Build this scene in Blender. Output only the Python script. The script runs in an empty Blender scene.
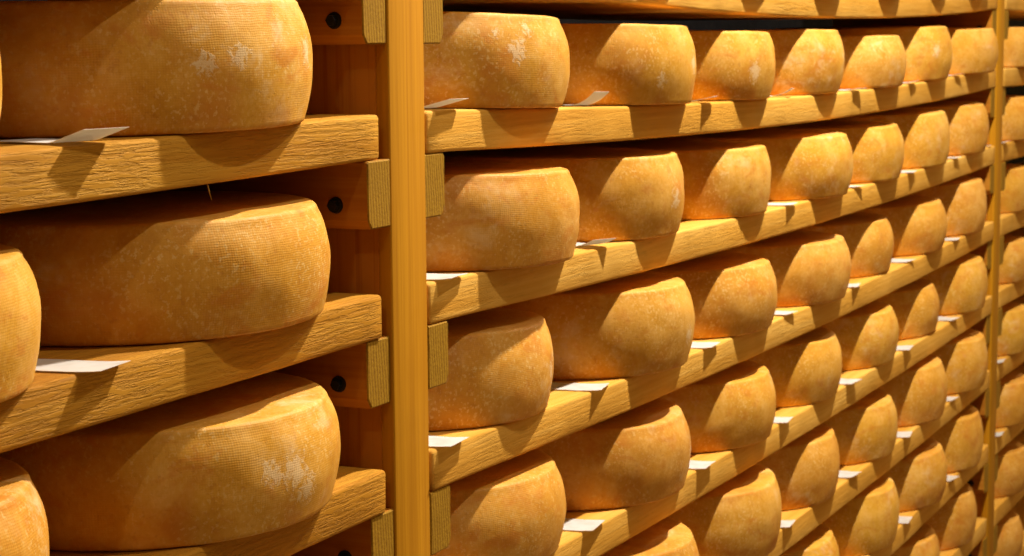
import bpy, bmesh, math, random
from mathutils import Vector, Matrix, noise

random.seed(7)
scene = bpy.context.scene
col = scene.collection

# ------------------------------------------------------------------ helpers
def link(name, bm, mat, parent=None, smooth=True):
    me = bpy.data.meshes.new(name)
    bmesh.ops.recalc_face_normals(bm, faces=bm.faces[:])
    bm.to_mesh(me); bm.free()
    o = bpy.data.objects.new(name, me)
    me.materials.append(mat)
    if smooth:
        for p in me.polygons:
            p.use_smooth = True
    col.objects.link(o)
    if parent is not None:
        o.parent = parent
    return o

def tag(o, label, cat, group=None):
    o['label'] = label
    o['category'] = cat
    if group:
        o['group'] = group

def structure(o):
    o['kind'] = 'structure'

def box_bm(x0, x1, y0, y1, z0, z1, bevel=0.0, seg=2):
    bm = bmesh.new()
    bmesh.ops.create_cube(bm, size=1.0)
    bmesh.ops.scale(bm, vec=(x1-x0, y1-y0, z1-z0), verts=bm.verts)
    bmesh.ops.translate(bm, vec=((x0+x1)/2, (y0+y1)/2, (z0+z1)/2), verts=bm.verts)
    if bevel:
        bmesh.ops.bevel(bm, geom=bm.edges[:], offset=bevel, segments=seg, affect='EDGES', profile=.5)
    return bm

# ------------------------------------------------------------------ node helpers
class NT:
    def __init__(self, name):
        self.m = bpy.data.materials.new(name)
        self.m.use_nodes = True
        self.t = self.m.node_tree
        self.t.nodes.clear()
        self.out = self.n('ShaderNodeOutputMaterial')
        self.b = self.n('ShaderNodeBsdfPrincipled')
        self.l(self.b.outputs[0], self.out.inputs[0])
    def n(self, typ, **kw):
        x = self.t.nodes.new(typ)
        for k, v in kw.items():
            setattr(x, k, v)
        return x
    def l(self, a, b):
        self.t.links.new(a, b)
    def setin(self, sock, v):
        if hasattr(v, 'is_output') or isinstance(v, bpy.types.NodeSocket):
            self.l(v, sock)
        else:
            sock.default_value = v
    def math(self, op, a, b=0.0, c=0.0, clamp=False):
        x = self.n('ShaderNodeMath', operation=op, use_clamp=clamp)
        self.setin(x.inputs[0], a); self.setin(x.inputs[1], b); self.setin(x.inputs[2], c)
        return x.outputs[0]
    def noise(self, vec, scale, detail=4, rough=.55, dist=0.0):
        x = self.n('ShaderNodeTexNoise')
        x.inputs['Scale'].default_value = scale
        x.inputs['Detail'].default_value = detail
        x.inputs['Roughness'].default_value = rough
        x.inputs['Distortion'].default_value = dist
        self.l(vec, x.inputs['Vector'])
        return x.outputs['Fac']
    def mapping(self, vec, scale=(1, 1, 1), loc=(0, 0, 0), rot=(0, 0, 0)):
        x = self.n('ShaderNodeMapping')
        x.inputs['Scale'].default_value = scale
        x.inputs['Rotation'].default_value = rot
        if isinstance(loc, bpy.types.NodeSocket):
            self.l(loc, x.inputs['Location'])
        else:
            x.inputs['Location'].default_value = loc
        self.l(vec, x.inputs['Vector'])
        return x.outputs[0]
    def ramp(self, fac, stops):
        x = self.n('ShaderNodeValToRGB')
        cr = x.color_ramp
        while len(cr.elements) < len(stops):
            cr.elements.new(.5)
        for e, (p, c) in zip(cr.elements, stops):
            e.position = p
            e.color = (*c, 1) if len(c) == 3 else c
        self.l(fac, x.inputs[0])
        return x.outputs[0]
    def maprange(self, v, a, b, c=0.0, d=1.0, smooth=True):
        x = self.n('ShaderNodeMapRange')
        x.interpolation_type = 'SMOOTHSTEP' if smooth else 'LINEAR'
        self.setin(x.inputs['Value'], v)
        x.inputs['From Min'].default_value = a; x.inputs['From Max'].default_value = b
        x.inputs['To Min'].default_value = c; x.inputs['To Max'].default_value = d
        return x.outputs['Result']
    def mix(self, fac, a, b, mode='MIX'):
        x = self.n('ShaderNodeMix', data_type='RGBA', blend_type=mode)
        x.clamp_result = True
        self.setin(x.inputs[0], fac)
        for s, v in ((6, a), (7, b)):
            if isinstance(v, bpy.types.NodeSocket):
                self.l(v, x.inputs[s])
            else:
                x.inputs[s].default_value = (*v, 1)
        return x.outputs[2]
    def bump(self, h, strength, dist, prev=None):
        x = self.n('ShaderNodeBump')
        x.inputs['Strength'].default_value = strength
        x.inputs['Distance'].default_value = dist
        self.l(h, x.inputs['Height'])
        if prev is not None:
            self.l(prev, x.inputs['Normal'])
        return x.outputs[0]
    def finish(self, colr, rough=.7, normal=None, spec=.3):
        self.setin(self.b.inputs['Base Color'], colr if isinstance(colr, bpy.types.NodeSocket) else (*colr, 1))
        self.setin(self.b.inputs['Roughness'], rough)
        self.b.inputs['Specular IOR Level'].default_value = spec
        if normal is not None:
            self.l(normal, self.b.inputs['Normal'])
        return self.m

def objcoord(n):
    tc = n.n('ShaderNodeTexCoord')
    oi = n.n('ShaderNodeObjectInfo')
    rnd = oi.outputs['Random']
    cmb = n.n('ShaderNodeCombineXYZ')
    for i, k in enumerate((37.1, 91.7, 53.3)):
        n.l(n.math('MULTIPLY', rnd, k), cmb.inputs[i])
    return tc.outputs['Object'], cmb.outputs[0], rnd

# ------------------------------------------------------------------ materials
def wood_material(name, axis, dark, mid, light, rough_sawn=0.0, grain=1.0):
    n = NT(name)
    oc, off, rnd = objcoord(n)
    def st(along, across):
        s = [across]*3; s['xyz'.index(axis)] = along
        return tuple(s)
    v = n.mapping(oc, st(1.2, 22), off)
    broad = n.noise(v, 1.0, 3, .5, .6)
    v2 = n.mapping(oc, st(6, 260), off)
    fine = n.noise(v2, 1.0, 4, .6)
    v3 = n.mapping(oc, st(2.0, 75), off)
    rings = n.noise(v3, 1.0, 2, .5, .8)
    f = n.math('ADD', n.math('MULTIPLY', broad, .45), n.math('ADD', n.math('MULTIPLY', fine, .30*grain), n.math('MULTIPLY', rings, .30*grain)))
    f = n.math('ADD', f, n.math('MULTIPLY', n.math('SUBTRACT', rnd, .5), .08))
    c = n.ramp(f, [(.30, dark), (.50, mid), (.68, light)])
    blot = n.noise(oc, 9, 3, .5)
    c = n.mix(n.maprange(blot, .52, .75, 0, .35), c, tuple(x*.72 for x in mid))
    h = n.math('ADD', n.math('MULTIPLY', fine, .6), n.math('MULTIPLY', rings, .4))
    nb = n.bump(h, .35, .0012)
    if rough_sawn:
        vr = n.mapping(oc, st(30, 380), off)
        tear = n.noise(vr, 1.0, 4, .65, .35)
        zone = n.maprange(n.noise(oc, 7, 2, .5), .38, .58, .25, 1)
        t2 = n.math('MULTIPLY', n.maprange(tear, .40, .56, 0, 1), 1)
        t2 = n.math('MULTIPLY', n.math('SUBTRACT', t2, 1), zone)
        nb = n.bump(t2, .6*rough_sawn, .0018, nb)
        c = n.mix(n.math('MULTIPLY', n.maprange(tear, .42, .32, 0, 1), n.math('MULTIPLY', zone, .45*rough_sawn)), c, tuple(x*.45 for x in dark))
    return n.finish(c, .72, nb, .14)

def endgrain_material(name):
    n = NT(name)
    oc, off, rnd = objcoord(n)
    cen = n.mapping(oc, (1, .06, 1), (0, 0, 0))
    w = n.n('ShaderNodeTexWave', wave_type='BANDS', bands_direction='X')
    rot = n.mapping(oc, (1, .05, .35), (.01, 0, .2), (0, math.radians(14), 0))
    n.l(rot, w.inputs['Vector'])
    w.inputs['Scale'].default_value = 75
    w.inputs['Distortion'].default_value = 3.5
    w.inputs['Detail'].default_value = 2
    w.inputs['Detail Scale'].default_value = .6
    fine = n.noise(n.mapping(oc, (420, 12, 420), off), 1.0, 3, .6)
    f = n.math('ADD', n.math('MULTIPLY', w.outputs['Fac'], .28), n.math('MULTIPLY', fine, .72))
    c = n.ramp(f, [(.22, (.20, .090, .003)), (.5, (.32, .165, .005)), (.8, (.40, .225, .012))])
    blot = n.noise(oc, 25, 2, .5)
    c = n.mix(n.maprange(blot, .5, .7, 0, .4), c, (.27, .14, .005))
    nb = n.bump(f, .4, .0012)
    return n.finish(c, .75, nb, .2)

def cheese_material():
    n = NT('cheese_rind')
    oc, off, rnd = objcoord(n)
    sep = n.n('ShaderNodeSeparateXYZ'); n.l(oc, sep.inputs[0])
    X, Y, Z = sep.outputs
    ang = n.math('ARCTAN2', Y, X)
    rnd2 = n.math('FRACT', n.math('MULTIPLY', rnd, 17.31))
    rnd3 = n.math('FRACT', n.math('MULTIPLY', rnd, 43.77))
    vo = n.mapping(oc, (1, 1, 1), off)
    big = n.noise(vo, 11, 3, .55, .3)
    med = n.noise(vo, 46, 5, .62, .2)
    fine = n.noise(vo, 230, 3, .6)
    streak = n.noise(n.mapping(oc, (60, 60, 9), off), 1.0, 3, .55)
    f = n.math('ADD', n.math('MULTIPLY', big, .38), n.math('ADD', n.math('MULTIPLY', med, .34), n.math('ADD', n.math('MULTIPLY', streak, .08), n.math('MULTIPLY', fine, .20))))
    warm = n.ramp(f, [(.32, (.55, .212, .020)), (.48, (.68, .315, .034)), (.64, (.80, .44, .098))])
    yellow = n.ramp(f, [(.32, (.56, .250, .018)), (.48, (.70, .365, .030)), (.64, (.82, .48, .100))])
    c = n.mix(rnd2, warm, yellow)
    # reddish smear zones of the washed rind, stronger low down with some painted-in bounce light
    red = n.noise(vo, 17, 4, .6, .5)
    low = n.maprange(Z, .045, .0, 0, .08)
    c = n.mix(n.maprange(n.math('ADD', red, low), .50, .80, 0, .6), c, (.58, .19, .022))
    # orange speckle
    sp = n.noise(vo, 120, 3, .7)
    c = n.mix(n.maprange(sp, .58, .70, 0, .35), c, (.48, .16, .02))
    # fine pale flecks left by the cloth, and orange smears
    fl = n.noise(vo, 310, 2, .6)
    c = n.mix(n.math('MULTIPLY', n.maprange(fl, .54, .66, 0, 1), n.maprange(n.noise(vo, 19, 3, .6), .38, .62, .12, .62)), c, (.86, .60, .22))
    sm = n.noise(n.mapping(oc, (1, 1, 1.8), off), 24, 5, .68, .6)
    c = n.mix(n.maprange(sm, .52, .70, 0, .60), c, (.62, .205, .018))
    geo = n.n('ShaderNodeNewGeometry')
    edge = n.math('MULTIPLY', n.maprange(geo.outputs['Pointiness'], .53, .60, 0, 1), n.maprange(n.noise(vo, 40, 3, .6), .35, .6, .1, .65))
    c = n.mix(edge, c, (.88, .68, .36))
    # pale bloom
    bl = n.noise(n.mapping(oc, (1, 1, 1.4), off), 30, 6, .7, .4)
    zone = n.maprange(n.noise(vo, 8, 2, .5), .42, .64, 0, 1)
    amt = n.math('MULTIPLY', n.math('MULTIPLY', n.maprange(bl, .50, .72, 0, 1), zone), n.math('ADD', .35, n.math('MULTIPLY', rnd3, .40)))
    c = n.mix(amt, c, (.86, .66, .36))
    # scar patches: place and size are properties of each wheel
    tot = None
    for k in ('patch_a', 'patch_b', 'patch_c'):
        at = n.n('ShaderNodeAttribute', attribute_type='OBJECT', attribute_name=k)
        sz = n.n('ShaderNodeAttribute', attribute_type='OBJECT', attribute_name=k + '_size')
        vd = n.n('ShaderNodeVectorMath', operation='DISTANCE')
        n.l(oc, vd.inputs[0]); n.l(at.outputs['Vector'], vd.inputs[1])
        q = n.math('SUBTRACT', 1.0, n.math('DIVIDE', vd.outputs['Value'], n.math('MAXIMUM', sz.outputs['Fac'], .0001)), clamp=True)
        q = n.math('MULTIPLY', q, n.math('GREATER_THAN', sz.outputs['Fac'], .001))
        tot = q if tot is None else n.math('MAXIMUM', tot, q)
    pn = n.noise(vo, 170, 5, .72, .8)
    scar = n.maprange(n.math('ADD', pn, n.math('MULTIPLY', tot, .34)), .64, .76, 0, 1)
    scar = n.math('MULTIPLY', scar, n.maprange(tot, .0, .25, 0, 1))
    c = n.mix(n.math('MULTIPLY', scar, .52), c, (.90, .74, .46))
    # cloth weave pressed into the side
    jit = n.math('MULTIPLY', n.noise(vo, 70, 3, .6), 9)
    lz = n.math('SINE', n.math('ADD', jit, n.math('MULTIPLY', Z, 2*math.pi/.0017)))
    la = n.math('SINE', n.math('ADD', jit, n.math('MULTIPLY', ang, .155*2*math.pi/.0021)))
    weave = n.math('ADD', n.math('MULTIPLY', lz, .6), n.math('MULTIPLY', la, .4))
    wz = n.maprange(n.noise(vo, 9, 2, .5), .36, .60, .15, 1)
    weave = n.math('MULTIPLY', weave, wz)
    c = n.mix(n.math('MULTIPLY', n.maprange(weave, -1, .2, 1, 0), .05), c, (.40, .14, .02))
    nb = n.bump(weave, .12, .0005)
    nb = n.bump(n.math('ADD', n.math('MULTIPLY', med, .6), n.math('MULTIPLY', fine, .4)), .16, .0014, nb)
    nb = n.bump(n.math('SUBTRACT', n.math('MULTIPLY', n.maprange(sp, .30, .42, 0, 1), .5), n.math('MULTIPLY', scar, -1)), .25, .0008, nb)
    return n.finish(c, n.maprange(med, .3, .7, .52, .68), nb, .22)

WOOD_Y = dict(dark=(.42, .175, .016), mid=(.60, .285, .028), light=(.74, .40, .060))
M_rough = wood_material('rough_sawn_wood', 'x', (.35, .135, .006), (.49, .220, .014), (.61, .315, .032), 1.0)
M_plank = wood_material('shelf_wood', 'x', (.52, .225, .016), (.70, .355, .046), (.82, .49, .105), .45)
M_post = wood_material('post_wood', 'z', (.33, .120, .0015), (.43, .180, .0025), (.53, .240, .006), 0.0, 1.2)
M_panel = wood_material('panel_wood', 'z', (.20, .055, .003), (.36, .115, .006), (.50, .19, .012), 0.0, 1.5)  # reddish boards, with the shade of the bay side also put into their tone
M_bear = wood_material('bearer_wood', 'y', (.30, .095, .006), (.42, .150, .010), (.52, .22, .02), 0.0)
M_end = endgrain_material('end_grain')
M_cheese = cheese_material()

n = NT('paper'); oc, off, rnd = objcoord(n)
pf = n.noise(n.mapping(oc, (1, 1, 1), off), 60, 3, .5)
M_paper = n.finish(n.ramp(pf, [(.35, (.76, .73, .66)), (.55, (.86, .85, .82))]), .8, n.bump(pf, .2, .001), .2)
pt = M_paper.node_tree
tl = pt.nodes.new('ShaderNodeBsdfTranslucent'); tl.inputs[0].default_value = (.80, .74, .60, 1)
ms = pt.nodes.new('ShaderNodeMixShader'); ms.inputs[0].default_value = .38
pt.links.new(n.b.outputs[0], ms.inputs[1]); pt.links.new(tl.outputs[0], ms.inputs[2]); pt.links.new(ms.outputs[0], n.out.inputs[0])
n = NT('dark_iron'); M_iron = n.finish((.008, .008, .010), .55, None, .3)
n = NT('cellar_wall'); oc, off, rnd = objcoord(n)
wf = n.noise(oc, 14, 6, .6)
M_wall = n.finish(n.ramp(wf, [(.3, (.0015, .0015, .002)), (.7, (.004, .0035, .0035))]), .95, n.bump(wf, .5, .02), .1)
n = NT('cellar_floor'); oc, off, rnd = objcoord(n)
wf = n.noise(oc, 5, 6, .6)
M_floor = n.finish(n.ramp(wf, [(.3, (.16, .13, .10)), (.7, (.26, .21, .16))]), .8, n.bump(wf, .3, .01), .3)

# ------------------------------------------------------------------ measured rack
L = 2.4                      # bay length, post to post
W = .0617                    # post width
WB = .0383                   # bearer thickness
TH = .036                    # plank thickness
BH = .055                    # bearer height
DEPTH = .315
Zk = [-.0246, -.1718, -.3174, -.4621, -.6049, -.7501, -.8966, -1.0425, -1.1885]
SAG = {0: .024, 1: .017, 2: .013, 3: .013, 4: .010, 5: .010, 6: .007, 7: .006, 8: .005}
SAGL = {0: .012, 1: .010, 2: .007, 3: .003, 4: .003}
FLOOR = -1.72
def sag(k, x):
    if W < x < L: return SAG[k]*max(0, 1-((x-1.23)/1.12)**2)
    if x < 0: return SAGL.get(k, 0)*max(0, 1-((x+1.2)/1.17)**2)
    return .003*min(1, max(0, (x-L-W)/.6))

ROWN = {0: 'highest', 1: 'top', 2: 'second', 3: 'third', 4: 'fourth', 5: 'fifth', 6: 'sixth', 7: 'seventh', 8: 'eighth'}
def shelf_phrase(k):
    return ROWN[k] + (' shelf' if k <= 1 else ' shelf down')

# ------------------------------------------------------------------ uprights
def upright(x0, label):
    root = bpy.data.objects.new('rack_upright', None)
    root.location = (x0, 0, FLOOR); col.objects.link(root)
    tag(root, label, 'post', 'rack uprights')
    ztop = .42
    bm = box_bm(0, W, 0, .013, 0, ztop-FLOOR, .0018)
    link('post', bm, M_post, root)
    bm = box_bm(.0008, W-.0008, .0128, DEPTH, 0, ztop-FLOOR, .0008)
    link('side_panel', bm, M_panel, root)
    for k, zk in enumerate(Zk):
        for side in (-1, 1):
            xo = -.0005 if side < 0 else W+.0005
            xe = xo + side*(WB-.001)
            z1 = zk-FLOOR; z0 = z1-BH - random.uniform(-.001, .002)
            ch = random.uniform(.007, .010)
            y0 = random.uniform(-.0005, .003)
            cr = random.uniform(.001, .002)
            prof = [(xo, z1-.0004), (xe-side*cr, z1-.0004), (xe, z1-cr-.0004), (xe, z0+ch), (xe-side*ch*.75, z0), (xo, z0)]
            bm = bmesh.new()
            rings = []
            for (y, ins) in ((y0, .0012), (y0+.0012, 0), (DEPTH-.005, 0)):
                cx = sum(p[0] for p in prof)/6; cz = sum(p[1] for p in prof)/6
                rings.append([bm.verts.new((p[0]+(cx-p[0])*ins/.02, y, p[1]+(cz-p[1])*ins/.027)) for p in prof])
            for a, b in zip(rings, rings[1:]):
                for i in range(6):
                    bm.faces.new((a[i], a[(i+1) % 6], b[(i+1) % 6], b[i]))
            bm.faces.new(rings[0]); bm.faces.new(rings[-1])
            o = link('bearer', bm, M_bear, root, smooth=False)
            o.data.materials.append(M_end)
            for p in o.data.polygons:
                if p.normal.y < -.5 and p.center.y < y0+.002:
                    p.material_index = 1
            if side < 0:
                for yy in (.028, ):
                    bm = bmesh.new()
                    bmesh.ops.create_cone(bm, cap_ends=True, segments=20, radius1=.0070, radius2=.0060, depth=.003)
                    bmesh.ops.rotate(bm, cent=(0, 0, 0), matrix=Matrix.Rotation(-math.pi/2, 3, 'Y'), verts=bm.verts)
                    r = bmesh.ops.create_cone(bm, cap_ends=True, segments=6, radius1=.0048, radius2=.0044, depth=.005)
                    bmesh.ops.rotate(bm, cent=(0, 0, 0), matrix=Matrix.Rotation(-math.pi/2, 3, 'Y'), verts=r['verts'])
                    bmesh.ops.translate(bm, vec=(-.003, 0, 0), verts=r['verts'])
                    bmesh.ops.translate(bm, vec=(xe-.0012, yy+random.uniform(-.003, .003), z1-.036), verts=bm.verts)
                    s = link('bolt', bm, M_iron, o, smooth=False)
    return root

upright(0, 'tall yellow pine rack post in the foreground, left of the photo centre')
upright(L, 'distant pine rack post near the right edge of the photo')

# ------------------------------------------------------------------ planks
def plank(k, x0, x1, label, group):
    bm = bmesh.new()
    n_ = max(12, int((x1-x0)/.012))
    cxm = (x0+x1)/2
    r = .0032
    def prof():
        pts = []
        for (cy, cz, a0) in ((r, r, 180), (DEPTH-r, r, 270), (DEPTH-r, TH-r, 0), (r, TH-r, 90)):
            for j in range(4):
                a = math.radians(a0+j*30)
                pts.append((cy+r*math.cos(a), cz+r*math.sin(a)))
        return pts
    P = prof()
    # extra points down the front face so it can be slightly uneven
    P = P[:1] + P[1:] 
    rings = []
    seed = random.uniform(0, 100)
    for i in range(n_+1):
        x = x0+(x1-x0)*i/n_
        ins = 0
        if i == 0 or i == n_: ins = .0022
        base = Zk[k]-sag(k, x)
        ring = []
        for (y, z) in P:
            w_ = .0007*noise.noise(Vector((x*9+seed, z*60, y*3))) + .0005*noise.noise(Vector((x*45+seed, z*140, 3)))
            yy = y + (w_*1.3 if y < .02 else 0)
            zz = z + (.9*min(0, w_) if z > TH/2 and y < .05 else 0)
            if ins:
                yy += ins*(1 if y < DEPTH/2 else -1)*.8
                zz += ins*(1 if z < TH/2 else -1)*.8
            xx = x
            if i == 0: xx = x0
            elif i == 1: xx = x0+.0025
            elif i == n_-1: xx = x1-.0025
            ring.append(bm.verts.new((xx-cxm, yy, base+zz-Zk[k])))
        rings.append(ring)
    m = len(P)
    for a, b in zip(rings, rings[1:]):
        for i in range(m):
            bm.faces.new((a[i], a[(i+1) % m], b[(i+1) % m], b[i]))
    bm.faces.new(rings[0]); bm.faces.new(rings[-1])
    o = link('shelf_plank', bm, M_rough if x1 < 0 else M_plank)
    o.location = (cxm, random.uniform(-.0012, .0012), Zk[k])
    tag(o, label, 'shelf', group)
    return o

left_planks = {}
for k in range(0, 5):
    left_planks[k] = plank(k, -1.25, -.0155, {
        0: 'rough pine shelf plank above the topmost wheels at the left of the near post',
        1: 'rough cracked pine shelf plank, highest one seen left of the near post',
        2: 'rough pine shelf plank left of the near post, middle of the three seen',
        3: 'rough pine shelf plank left of the near post, lowest of the three seen',
        4: 'pine shelf plank below the lowest big wheels left of the near post'}[k], 'shelf planks left of the near post')
for k in range(0, 9):
    plank(k, W+.0045, L-.003, ('pine beam-like shelf plank along the top edge of the long middle bay' if k == 0 else
          'long pine shelf plank of the middle bay, %s counted from the top' % {1: 'first', 2: 'second', 3: 'third', 4: 'fourth', 5: 'fifth', 6: 'sixth', 7: 'seventh', 8: 'eighth'}[k]),
          'shelf planks of the middle bay')
for k in range(0, 9):
    plank(k, L+W+.004, 2*L-.003, ('pine shelf plank end at the top right corner, right of the far post' if k == 0 else
          'pine shelf plank right of the far post, %s one down at the right edge' % {1: 'first', 2: 'second', 3: 'third', 4: 'fourth', 5: 'fifth', 6: 'sixth', 7: 'seventh', 8: 'eighth'}[k]),
          'shelf planks right of the far post')
# the loose splinter hanging from the highest left plank
bm = bmesh.new()
pts = [(0, 0, .003), (.0012, -.001, -.004), (.003, -.002, -.0115)]
ringv = []
for (x, y, z), rr in zip(pts, (.0006, .0006, .0002)):
    ringv.append([bm.verts.new((x+rr*math.cos(a), y+rr*math.sin(a), z)) for a in (0, 2.1, 4.2)])
for a, b in zip(ringv, ringv[1:]):
    for i in range(3): bm.faces.new((a[i], a[(i+1) % 3], b[(i+1) % 3], b[i]))
bm.faces.new(ringv[0]); bm.faces.new(ringv[-1])
sp = link('splinter', bm, M_plank, left_planks[1])
sp.location = (-.258-left_planks[1].location.x, .004, -sag(1, -.258))

# ------------------------------------------------------------------ cheese wheels
def cheese(k, x, R, ov, h, label, group, patches=(), tilt=0.0, soft=1.0):
    bm = bmesh.new()
    sd = Vector((random.uniform(0, 99), random.uniform(0, 99), random.uniform(0, 99)))
    N = 112
    rb = R*random.uniform(.955, .968); rt = R*random.uniform(.938, .952)
    e = .0045
    prof = [(0, .0012), (rb*.5, .0008), (rb*.88, 0), (rb-e*.9, 0)]
    for j in range(1, 4):
        a = math.radians(30*j)
        prof.append((rb-e*.9+e*.9*math.sin(a), e*(1-math.cos(a))))
    ns = 14
    for j in range(1, ns):
        t = j/ns
        z = e + (h-2*e)*t
        tt = 2*t-1
        bul = (1-abs(tt)**2.1)
        base = rb*(1-t)+rt*t
        prof.append((base+(R-base)*bul, z))
    for j in range(0, 4):
        a = math.radians(30*j)
        prof.append((rt-e+e*math.cos(a), h-e+e*math.sin(a)))
    dip = random.uniform(.0002, .0014)
    for t in (.97, .90, .80, .65, .5, .35, .2, .08):
        prof.append((rt*t-(e if t > .9 else 0), h - dip*(1-t**2)*.8))
    rings = []
    ph = random.uniform(0, 6.28); el = random.uniform(.0, .0012)
    for (r, z) in prof:
        if r == 0:
            rings.append([bm.verts.new((0, 0, z))]); continue
        ring = []
        for i in range(N):
            a = 2*math.pi*i/N
            d = Vector((math.cos(a), math.sin(a), 0))
            q = sd + Vector((d.x*2.2, d.y*2.2, z*16))
            rr = r + r/R*(.0016*soft*noise.noise(q) + .0009*soft*noise.noise(q*3.1) + el*math.cos(2*a+ph))
            zz = z
            if z > h*.6:
                f = (z-h*.6)/(h*.4)
                zz += f*(.0011*soft*noise.noise(sd+Vector((d.x*r*14, d.y*r*14, 7))) + .0003*noise.noise(sd+Vector((d.x*r*50, d.y*r*50, 3))))
            ring.append(bm.verts.new((rr*d.x, rr*d.y, zz)))
        rings.append(ring)
    for a, b in zip(rings, rings[1:]):
        for i in range(N):
            j = (i+1) % N
            if len(a) == 1: bm.faces.new((a[0], b[j], b[i]))
            else: bm.faces.new((a[i], a[j], b[j], b[i]))
    c = bm.verts.new((0, 0, h-dip*.8))
    for i in range(N): bm.faces.new((rings[-1][i], rings[-1][(i+1) % N], c))
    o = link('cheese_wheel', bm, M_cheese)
    dx = .06
    slope = math.atan2(-(sag(k, x+dx)-sag(k, x-dx)), 2*dx)
    o.location = (x, R-ov, Zk[k]+TH-sag(k, x)+.0008)
    o.rotation_euler = (0, -slope, 0)
    tag(o, label, 'cheese', group)
    for i, key in enumerate(('patch_a', 'patch_b', 'patch_c')):
        if i < len(patches):
            az, zz, s = patches[i]      # azimuth from the front face (degrees, + to the right), height, radius
            a = math.radians(-90+az)
            o[key] = (R*math.cos(a), R*math.sin(a), zz)
            o[key+'_size'] = s
        else:
            o[key] = (0.0, 0.0, -9.0); o[key+'_size'] = 0.0
    return o

CH = [(1, 0, 0.261, 0.155, 0.031, 0.0846), (1, 1, 0.611, 0.155, 0.033, 0.0851), (1, 2, 0.927, 0.155, 0.022, 0.083), (1, 3, 1.247, 0.155, 0.02, 0.0875), (1, 4, 1.577, 0.155, 0.025, 0.0775), (1, 5, 1.9, 0.1547, 0.0227, 0.088), (1, 6, 2.207, 0.1487, 0.0371, 0.0785), (2, 0, 0.265, 0.155, 0.0397, 0.086), (2, 1, 0.6, 0.155, 0.022, 0.0882), (2, 2, 0.93, 0.155, 0.0181, 0.0828), (2, 3, 1.26, 0.155, 0.031, 0.0845), (2, 4, 1.585, 0.155, 0.022, 0.0826), (2, 5, 1.9, 0.1535, 0.0236, 0.0885), (2, 6, 2.205, 0.1475, 0.0242, 0.0875), (3, 0, 0.2490, 0.149, 0.0190, 0.0861), (3, 1, 0.6, 0.155, 0.0342, 0.0905), (3, 2, 0.93, 0.155, 0.0258, 0.0824), (3, 3, 1.26, 0.155, 0.0299, 0.0828), (3, 4, 1.585, 0.155, 0.0068, 0.0824), (3, 5, 1.9, 0.1536, 0.0194, 0.0824), (3, 6, 2.205, 0.1476, 0.0234, 0.0933), (4, 0, 0.265, 0.155, 0.0227, 0.0846), (4, 1, 0.6, 0.155, 0.031, 0.085), (4, 2, 0.93, 0.155, 0.0256, 0.0829), (4, 3, 1.26, 0.155, 0.02, 0.0851), (4, 4, 1.585, 0.155, 0.0169, 0.0812), (4, 5, 1.9, 0.1543, 0.0091, 0.0808), (4, 6, 2.205, 0.1483, 0.028, 0.0898), (5, 1, 0.6, 0.155, 0.0422, 0.0892), (5, 2, 0.93, 0.155, 0.0348, 0.0906), (5, 3, 1.26, 0.155, 0.0173, 0.0886), (5, 4, 1.585, 0.155, 0.0191, 0.0836), (5, 5, 1.9, 0.1539, 0.0245, 0.0937), (5, 6, 2.206, 0.1479, 0.0309, 0.0937), (6, 3, 1.26, 0.155, 0.019, 0.0832), (6, 4, 1.585, 0.155, 0.0244, 0.0914), (6, 5, 1.9, 0.1535, 0.0271, 0.0885), (6, 6, 2.205, 0.1475, 0.0247, 0.0965), (7, 5, 1.9, 0.1533, 0.0175, 0.0814), (7, 6, 2.205, 0.1473, 0.0166, 0.0934)]
CL = [(1, 0, -0.566, 0.153, 0.031, 0.088), (1, 1, -0.213, 0.153, 0.031, 0.0906), (2, 0, -0.539, 0.153, 0.031, 0.0813), (2, 1, -0.192, 0.153, 0.031, 0.0834), (3, 0, -0.542, 0.153, 0.031, 0.0832), (3, 1, -0.194, 0.153, 0.038, 0.0823)]
ORD = ['first', 'second', 'third', 'fourth', 'fifth', 'sixth', 'seventh']
PATCH = {('m', 1, 0): [(-22, .052, .020), (-16, .072, .013), (-30, .068, .010)],
         ('m', 1, 1): [(10, .045, .020), (-20, .025, .016)],
         ('m', 1, 2): [(-15, .035, .022), (35, .010, .016)],
         ('m', 2, 0): [(30, .050, .016)],
         ('m', 2, 1): [(0, .04, .018)],
         ('m', 3, 1): [(5, .035, .020), (25, .02, .014)],
         ('m', 3, 0): [(15, .04, .016)],
         ('m', 4, 1): [(18, .04, .020)],
         ('m', 4, 2): [(20, .02, .022)],
         ('m', 1, 5): [(-20, .05, .02)],
         ('m', 6, 6): [(20, .05, .02)],
         ('l', 1, 1): [(18, .054, .018), (-16, .052, .015), (-27, .047, .016)],
         ('l', 3, 1): [(-8, .042, .024), (-2, .026, .020), (-16, .045, .016)]}
GM, GL, GR = 'cheese wheels in the middle bay', 'cheese wheels left of the near post', 'cheese wheels right of the far post'
NOTE = {('m', 1, 0): 'with pale scars'}
for (k, i, x, R, ov, h) in CH:
    lab = 'cheese wheel, %s from the near post on the %s, middle bay' % (ORD[i], shelf_phrase(k))
    if ('m', k, i) in NOTE: lab = lab.replace('cheese wheel,', 'cheese wheel ' + NOTE[('m', k, i)] + ',')
    cheese(k, x, R, ov, h, lab, GM, PATCH.get(('m', k, i), ()))
for (k, i, x, R, ov, h) in CL:
    lab = ('large cheese wheel just left of the near post, %s, left bay' if i == 1 else
           'cheese wheel cut off by the left edge of the photo, %s') % shelf_phrase(k)
    if (k, i) == (1, 1): lab = 'large cheese wheel with white scuffs, left of the near post, top shelf'
    cheese(k, x, R, ov, h, lab, GL, PATCH.get(('l', k, i), ()))
cheese(4, -.203, .153, .026, .082, 'cheese wheel below the lowest left shelf, in the dark at the bottom edge', GL)
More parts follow.
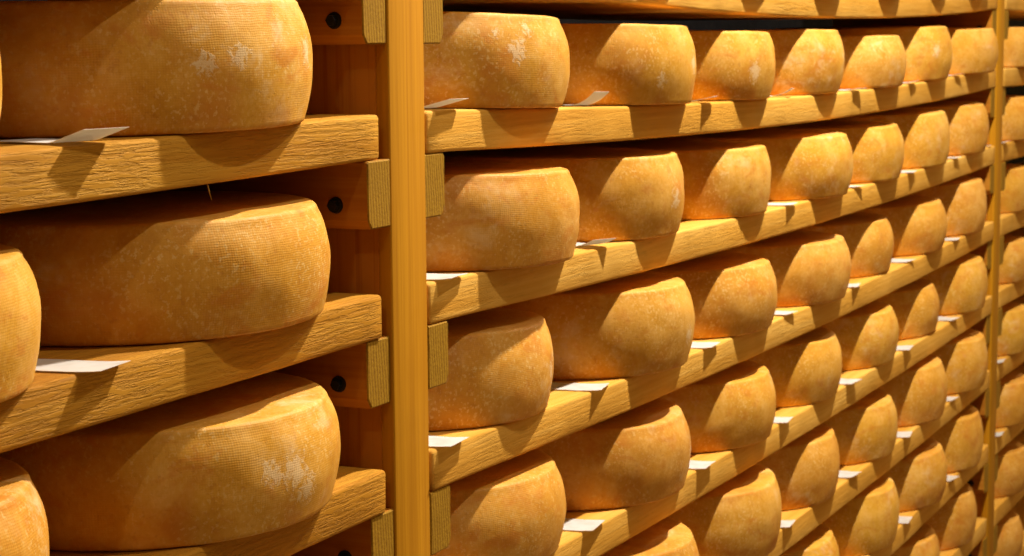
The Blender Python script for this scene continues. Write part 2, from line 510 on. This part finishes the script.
for i, x in enumerate((.262, .60, .93, 1.25, 1.58, 1.90, 2.205)):
    cheese(0, x, .149 if i == 6 else .154, (.03, .026, .022, .026, .024, .02, .03)[i], .085,
           '%s wheel from the near post, on the beam above the top edge' % ORD[i], 'cheese wheels above the top beam')
for k, h in ((1, .080), (2, .086), (3, .088), (4, .082), (5, .088), (6, .086), (7, .086), (8, .086)):
    cheese(k, 2.662+.004*math.sin(k*2.1), .154, .024+.006*math.sin(k*1.3), h,
           'cheese wheel cut by the right edge, right of the far post, %s' % shelf_phrase(k), GR)

# ------------------------------------------------------------------ paper slips
def slip(k, x, ov, wid, length, rot, label, group, form='flat', lift=.004):
    """A paper label lying on the plank; ov = how far its front edge hangs past the plank front."""
    bm = bmesh.new()
    nx, ny = 5, 16
    sd = Vector((x*7, k*3.3, 1))
    vs = []
    for j in range(ny+1):
        t = j/ny                        # 0 front, 1 back
        s = t*length
        row = []
        for i in range(nx+1):
            u = i/nx-.5
            if form == 'flat':
                y = s; z = lift*max(0, 1-s/.020)**1.6
                z += .0012*max(0, noise.noise(sd+Vector((u*2, t*3, 0))))*(1-t)
            elif form == 'flap':        # front part folded up like a small ramp
                y = s; z = lift*max(0, 1-s/.030)
            else:                       # curl: front strip rolls upwards
                a = max(0, 1-s/.034)
                y = s + .006*a*a; z = lift*a**1.5
            if form == 'flat' and s < .02: z += -.0035*(u+.5)*max(0, 1-s/.02) if lift > .005 else 0
            row.append(bm.verts.new((u*wid, y, z)))
        vs.append(row)
    for a, b in zip(vs, vs[1:]):
        for i in range(nx): bm.faces.new((a[i], a[i+1], b[i+1], b[i]))
    bmesh.ops.recalc_face_normals(bm, faces=bm.faces[:]); bm.normal_update()
    bmesh.ops.solidify(bm, geom=bm.faces[:], thickness=.0003)
    o = link('paper_slip', bm, M_paper, smooth=False)
    dx = .03
    slope = math.atan2(-(sag(k, x+dx)-sag(k, x-dx)), 2*dx) if x > W and x < L else 0
    o.location = (x, -ov, Zk[k]+TH-sag(k, x)+.0012)
    o.rotation_euler = (0, -slope, math.radians(rot))
    tag(o, label, 'label', group)
    return o

GSM = 'paper slips between the wheels of the middle bay'
def sl(k, i, x, ov, wid=.050, length=.075, rot=0, form='flat', lift=.0012):
    if i == 0: where = 'beside the near post'
    elif i == 7: where = 'beside the far post'
    else: where = 'between the %s and %s wheels' % (ORD[i-1], ORD[i])
    look = {'flat': 'flat white slip', 'flap': 'tilted white slip', 'curl': 'curled white slip'}[form]
    slip(k, x, ov-(.003 if form == 'flat' else 0), wid*.84, length, rot, '%s %s, %s, middle bay' % (look, where, shelf_phrase(k)), GSM, form, lift)
sl(1, 0, .105, .010, .052, .07, 4, 'flap', .008)
sl(1, 1, .445, .006, .032, .075, -12, 'curl', .014)
sl(1, 2, .765, .010, .040, .07, 10, 'flap', .006)
sl(1, 3, 1.09, .008, .035, .07, 8, 'curl', .010)
sl(1, 4, 1.405, .012, .05, .07, -6, 'flat', .003)
sl(1, 5, 1.74, .010, .05, .07, 5, 'flat', .003)
sl(1, 6, 2.06, .010, .05, .07, -5, 'flat', .003)
sl(2, 0, .105, .012, .055, .08, 8)
sl(2, 1, .440, .010, .045, .08, -18, 'curl', .008)
sl(2, 3, 1.09, .010, .045, .075, 6)
sl(2, 4, 1.42, .008, .045, .075, -10)
sl(2, 5, 1.74, .011, .05, .075, 7)
sl(2, 6, 2.06, .010, .045, .075, -4)
sl(2, 7, 2.350, .004, .025, .05, 0)
sl(3, 0, .100, .013, .055, .08, 6)
sl(3, 1, .440, .009, .055, .085, 12)
sl(3, 2, .775, .011, .055, .08, 6)
sl(3, 3, 1.085, .008, .05, .08, -6)
sl(3, 4, 1.41, .010, .05, .08, 8)
sl(3, 5, 1.735, .006, .055, .08, -8)
sl(3, 6, 2.07, .009, .055, .08, 5)
sl(4, 1, .420, .010, .06, .085, 8)
sl(4, 2, .755, .012, .055, .08, 4)
sl(4, 3, 1.07, .012, .05, .08, 7)
sl(4, 4, 1.39, .014, .055, .08, -5)
sl(4, 5, 1.725, .012, .055, .08, 6)
sl(4, 6, 2.06, .008, .055, .08, -7)
sl(5, 3, 1.09, .010, .05, .08, 6)
sl(5, 4, 1.415, .008, .055, .08, -5)
sl(5, 5, 1.74, .010, .055, .08, 8)
sl(5, 6, 2.07, .008, .05, .08, -6)
sl(6, 5, 1.745, .010, .055, .08, 5)
sl(6, 6, 2.07, .010, .055, .08, -8)
GSL = 'paper slips left of the near post'
slip(1, -.392, .012, .040, .085, -8, 'paper slip tilted up under the scuffed wheel, top shelf of the left bay', GSL, 'flap', .009)
slip(2, -.388, .010, .043, .085, 10, 'white paper slip lying between the wheels, second shelf down of the left bay', GSL, 'flat', .0012)
for k in (2, 5, 6):
    slip(k, 2.49, .008, .045, .07, 5, 'small white paper slip just right of the far post, %s' % shelf_phrase(k), 'paper slips right of the far post')

# ------------------------------------------------------------------ cellar shell
o = link('floor', box_bm(-4, 14, -2.6, .55, FLOOR-.05, FLOOR), M_floor, smooth=False); structure(o)
o = link('wall_back', box_bm(-4, 14, .45, .55, FLOOR, 1.8), M_wall, smooth=False); structure(o)

# ------------------------------------------------------------------ light
def lamp(name, loc, power, color, size=.02):
    ld = bpy.data.lights.new(name, 'POINT')
    ld.energy = power; ld.color = color; ld.shadow_soft_size = size
    lo = bpy.data.objects.new(name, ld); lo.location = loc
    col.objects.link(lo)
    return lo
WARM = (1.0, .90, .79)
def spot(name, loc, target, power, color, angle, blend, size=.02):
    ld = bpy.data.lights.new(name, 'SPOT')
    ld.energy = power; ld.color = color; ld.shadow_soft_size = size
    ld.spot_size = math.radians(angle); ld.spot_blend = blend
    lo = bpy.data.objects.new(name, ld); lo.location = loc
    lo.rotation_euler = (Vector(target)-Vector(loc)).to_track_quat('-Z', 'Y').to_euler()
    col.objects.link(lo)
    return lo
lamp('ceiling_spot', (.98, -.55, 1.38), 315, WARM, .03)
spot('ceiling_spot', (.22, -.98, 1.02), (-.52, 0, -.35), 34, WARM, 62, .6)
lamp('ceiling_spot', (-1.7, -.50, .95), 9, WARM)
lamp('ceiling_spot', (3.4, -.60, 1.4), 38, WARM)

wd = bpy.data.worlds.new('cellar_fill'); scene.world = wd
wd.use_nodes = True
bg = wd.node_tree.nodes['Background']
# added fill light: background glows brighter towards +X, dimmer behind the camera
wt = wd.node_tree
tc = wt.nodes.new('ShaderNodeTexCoord'); sx = wt.nodes.new('ShaderNodeSeparateXYZ')
mr = wt.nodes.new('ShaderNodeMapRange'); mr.interpolation_type = 'SMOOTHSTEP'
wt.links.new(tc.outputs['Generated'], sx.inputs[0]); wt.links.new(sx.outputs[0], mr.inputs['Value'])
mr.inputs['From Min'].default_value = -.55; mr.inputs['From Max'].default_value = .75
mr.inputs['To Min'].default_value = .035; mr.inputs['To Max'].default_value = .66
wt.links.new(mr.outputs['Result'], bg.inputs[1])
bg.inputs[0].default_value = (1.0, .60, .19, 1)

# ------------------------------------------------------------------ camera
F, YAW, PITCH, ROLL = 1978.5, 1.13061, .118215, -.008145
cd = bpy.data.cameras.new('camera'); cam = bpy.data.objects.new('camera', cd); col.objects.link(cam)
fw = Vector((math.sin(YAW)*math.cos(PITCH), math.cos(YAW)*math.cos(PITCH), -math.sin(PITCH)))
rt = Vector((math.cos(YAW), -math.sin(YAW), 0)); up = rt.cross(fw)
r2 = math.cos(ROLL)*rt + math.sin(ROLL)*up
u2 = -math.sin(ROLL)*rt + math.cos(ROLL)*up
m = Matrix((r2, u2, -fw)).transposed().to_4x4()
m.translation = Vector((-1.4123, -.7735, -.0795))
cam.matrix_world = m
cd.sensor_fit = 'HORIZONTAL'; cd.sensor_width = 36
cd.lens = 36*F/1024
cd.clip_start = .02
cd.dof.use_dof = True; cd.dof.focus_distance = 1.45; cd.dof.aperture_fstop = 24
scene.camera = cam

scene.view_settings.view_transform = 'Standard'
scene.view_settings.look = 'None'
scene.view_settings.exposure = 0
scene.view_settings.gamma = 1
scene.view_settings.use_curve_mapping = False
